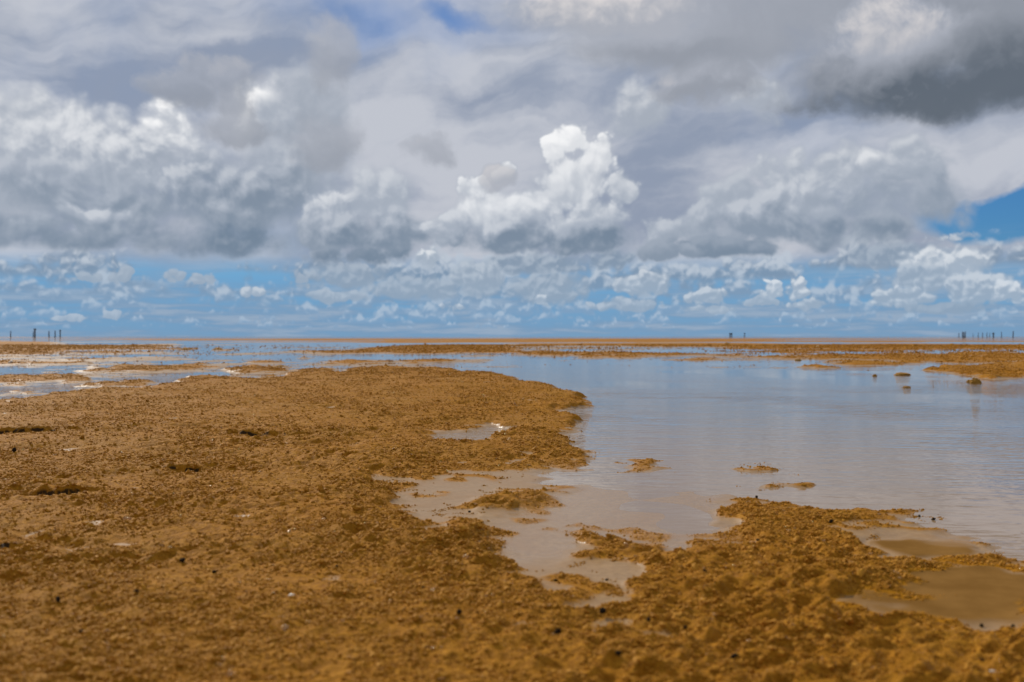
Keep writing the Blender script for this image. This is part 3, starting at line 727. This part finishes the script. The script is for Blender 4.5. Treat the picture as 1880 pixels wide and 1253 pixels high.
def stilt(px, D, label, boxes, zt, zb_, wid):
    k = D / F
    e = bpy.data.objects.new('stilt_hut', None); C.objects.link(e); e.location = ((px - 940) * k, D, 0)
    tagit(e, label, 'stilt hut')
    for bx in boxes:
        v, f = box_geo(bx * k, 0, H + (HOR - (zt + zb_) / 2) * k, wid * k, wid * k, (zb_ - zt) * k)
        mesh_obj('cabin', v, f, M_CABIN, e, False)
        v, f = box_geo(bx * k, 0, H + (HOR - zt) * k + .12, wid * k * 1.15, wid * k * 1.15, .18)
        mesh_obj('roof', v, f, M_CABIN, e, False)
        for s_ in (-1, 1):
            v, f = ring_tube([(bx * k + s_ * wid * k * .3, 0, -.3), (bx * k + s_ * wid * k * .3, 0, H + (HOR - zb_) * k)], [.16, .13], 8)
            mesh_obj('leg', v, f, M_POST, e)
    return e
e = stilt(1341.7, 560, 'dark twin cabins on thin stilts on the horizon', (-1.5, 1.6), 612.3, 615.2, 2.0)
k = 560 / F; v, f = box_geo(0, 0, H + (HOR - 614) * k, 2.4 * k, .8 * k, .7 * k); mesh_obj('walkway', v, f, M_CABIN, e, False)
stilt(1367, 640, 'small single cabin on stilts right of the twin cabins', (0,), 612.2, 614.2, 1.7)

# clods standing in the water
def clod_thing(px, py, wpx, hpx, seed, label, name='algae_clod', deep=.8, rag=.32):
    hpx *= .8
    p = place(px, py, WL); k = p.y / F
    v, f = lump_geo(seed, 40, 26, 1.0, rag, deep, 2.6)
    o = mesh_obj(name, v, f, M_CLOD); o.location = (p.x, p.y, WL)
    o.scale = (wpx * k / 2, wpx * k / 2 * deep, hpx * k)
    tagit(o, label, 'clod', 'algae clods lying on the flats')
clod_thing(1657, 689, 28, 5.5, 3, 'flat oval brown clod standing alone in the blue water')
clod_thing(1665, 712, 14, 3.5, 4, 'small ragged brown clod below the flat oval clod')
clod_thing(1791, 704, 20, 11, 5, 'dark knobbly clod at the water edge near the right side')
clod_thing(1779, 702, 8, 5, 6, 'small lump touching the left of the dark knobbly clod')
clod_thing(1335, 634, 13, 5.5, 7, 'round brown hump on a far bank below the twin cabins')
clod_thing(1606, 691, 8, 4, 8, 'tiny dark clod left of the flat oval clod in water')
clod_thing(1710, 640, 10, 3.5, 9, 'dark hump on the far bank at the right')
clod_thing(1747, 634, 14, 3.5, 10, 'low dark hump beside the far right pool')
clod_thing(1465, 662, 12, 3, 11, 'tiny oval clod at the far edge of the open water')
clod_thing(252, 703, 13, 5, 12, 'dark hump on a muddy spit by the left pools')
clod_thing(400, 642, 18, 4, 13, 'low brown hump in the far left water')
clod_thing(340, 642, 16, 4, 14, 'brown hump left of the other low hump in the far water')
clod_thing(453, 679, 24, 5, 15, 'reddish brown clod beside the ragged bank at left centre')
clod_thing(515, 676, 26, 6, 16, 'ragged lumpy clod on top of the bank at left centre')
clod_thing(1870, 673, 10, 4, 17, 'dark tuft on the sand bank at the right edge')
clod_thing(1743, 659, 5, 2, 18, 'tiny black lump on the right sand bank')
clod_thing(767, 669, 5, 3, 19, 'tiny dark lump behind the top of the main mound')

# pebbles, shell scraps and shells on the crust
PB = 'dark shell scraps scattered on the crust'
def bit(px, py, w, h, seed, label, mat=None, name='shell_scrap', cat='shell scrap', tall=.5):
    p = place(px, py); k = p.y / F
    v, f = lump_geo(seed, 14, 8, 1.0, .5, .7, 1.6)
    o = mesh_obj(name, v, f, mat or M_PEB); r = w * k / 2 * .85
    o.location = (p.x, p.y, p.z + h * k * .32); o.scale = (r, r * 1.2, h * k * tall)
    o.rotation_euler = (random.Random(seed).uniform(-.5, .5), random.Random(seed + 1).uniform(-.4, .4), random.Random(seed + 2).uniform(0, 3))
    tagit(o, label, cat, PB if mat is None else 'pale shells on the crust')
BITS = [
    (777, 1081, 9, 5, 'small black scrap on crust left of the bare sand tongue'),
    (1020, 1067, 9, 4, 'black scrap at the lower edge of the bare sand tongue'),
    (862, 941, 6, 4, 'tiny black scrap on bare sand left of the light wet sheet'),
    (1114, 1066, 7, 4, 'tiny dark scrap at the right end of the bare sand tongue'),
    (1107, 1124, 16, 10, 'blurred dark scrap above the tallest black scrap'),
    (1021, 1172, 13, 24, 'tallest black scrap standing upright at bottom centre'),
    (1191, 1140, 9, 7, 'dark scrap right of the blurred scrap at bottom centre'),
    (1134, 1203, 16, 10, 'brown black scrap above the round hollow at the bottom'),
    (843, 1126, 12, 8, 'dark scrap in the crust at lower centre left'),
    (924, 1109, 14, 6, 'flat dark scrap left of the blurred dark scrap'),
    (882, 1201, 12, 7, 'faint brown scrap at the bottom left of centre'),
    (1389, 915, 6, 6, 'tiny black scrap on the far shore of the right arm'),
    (1526, 960, 10, 7, 'pale brown scrap above the upper dark pool'),
    (1714, 955, 10, 5, 'thin black scrap at the shoreline of the right arm'),
    (1688, 949, 6, 4, 'tiny black scrap left of the thin shoreline scrap'),
    (1294, 1050, 9, 5, 'small dark scrap in the hollow at right centre'),
    (1241, 1183, 12, 8, 'black scrap at the bottom left of the glinting patch'),
    (1348, 1208, 17, 9, 'wide black scrap at the bottom right of centre'),
    (1258, 1154, 9, 7, 'dark round scrap above the wide black scrap'),
    (1802, 1151, 9, 7, 'round black scrap just below the large dark pool'),
    (1860, 1152, 8, 6, 'black scrap at the right edge directly below the large pool'),
    (1862, 1177, 10, 7, 'largest of the black scraps in the lower right corner'),
    (1820, 1183, 6, 5, 'faint small scrap left of the largest corner scrap'),
    (1801, 1215, 13, 7, 'flat black scrap low in the right corner'),
    (1739, 1230, 8, 6, 'small dark scrap at the very bottom right'),
    (1392, 993, 8, 4, 'small dark scrap on the lumpy crust of the right arm'),
    (152, 1163, 15, 8, 'dark blurred scrap near the bottom left'),
    (393, 1052, 9, 6, 'black speck on the smooth hollow at lower left'),
    (249, 1090, 12, 8, 'dark scrap left of the pale shell'),
    (106, 1104, 10, 10, 'dark scrap near the left edge at the bottom'),
    (335, 1031, 12, 7, 'dark brown scrap at the left of the smooth hollow'),
    (618, 1041, 8, 4, 'tiny dark speck right of the smooth hollow'),
    (26, 829, 9, 8, 'dark scrap at the left edge halfway up the mound'),
]
for i, b in enumerate(BITS): bit(b[0], b[1], b[2], b[3], 100 + i * 3, b[4])
for i, b in enumerate([(536, 1096, 15, 7, 'pale oval shell lying on the crust at lower left', 'shell', 'shell'),
                       (20, 667, 11, 5, 'bright cream shell heap on a muddy bank at the far left', 'shell', 'shell'),
                       (1822, 1234, 13, 4, 'golden shell glinting in the lower right corner', 'shell', 'shell')]):
    bit(b[0], b[1], b[2], b[3], 300 + i * 3, b[4], M_SHELL, b[5], b[6])
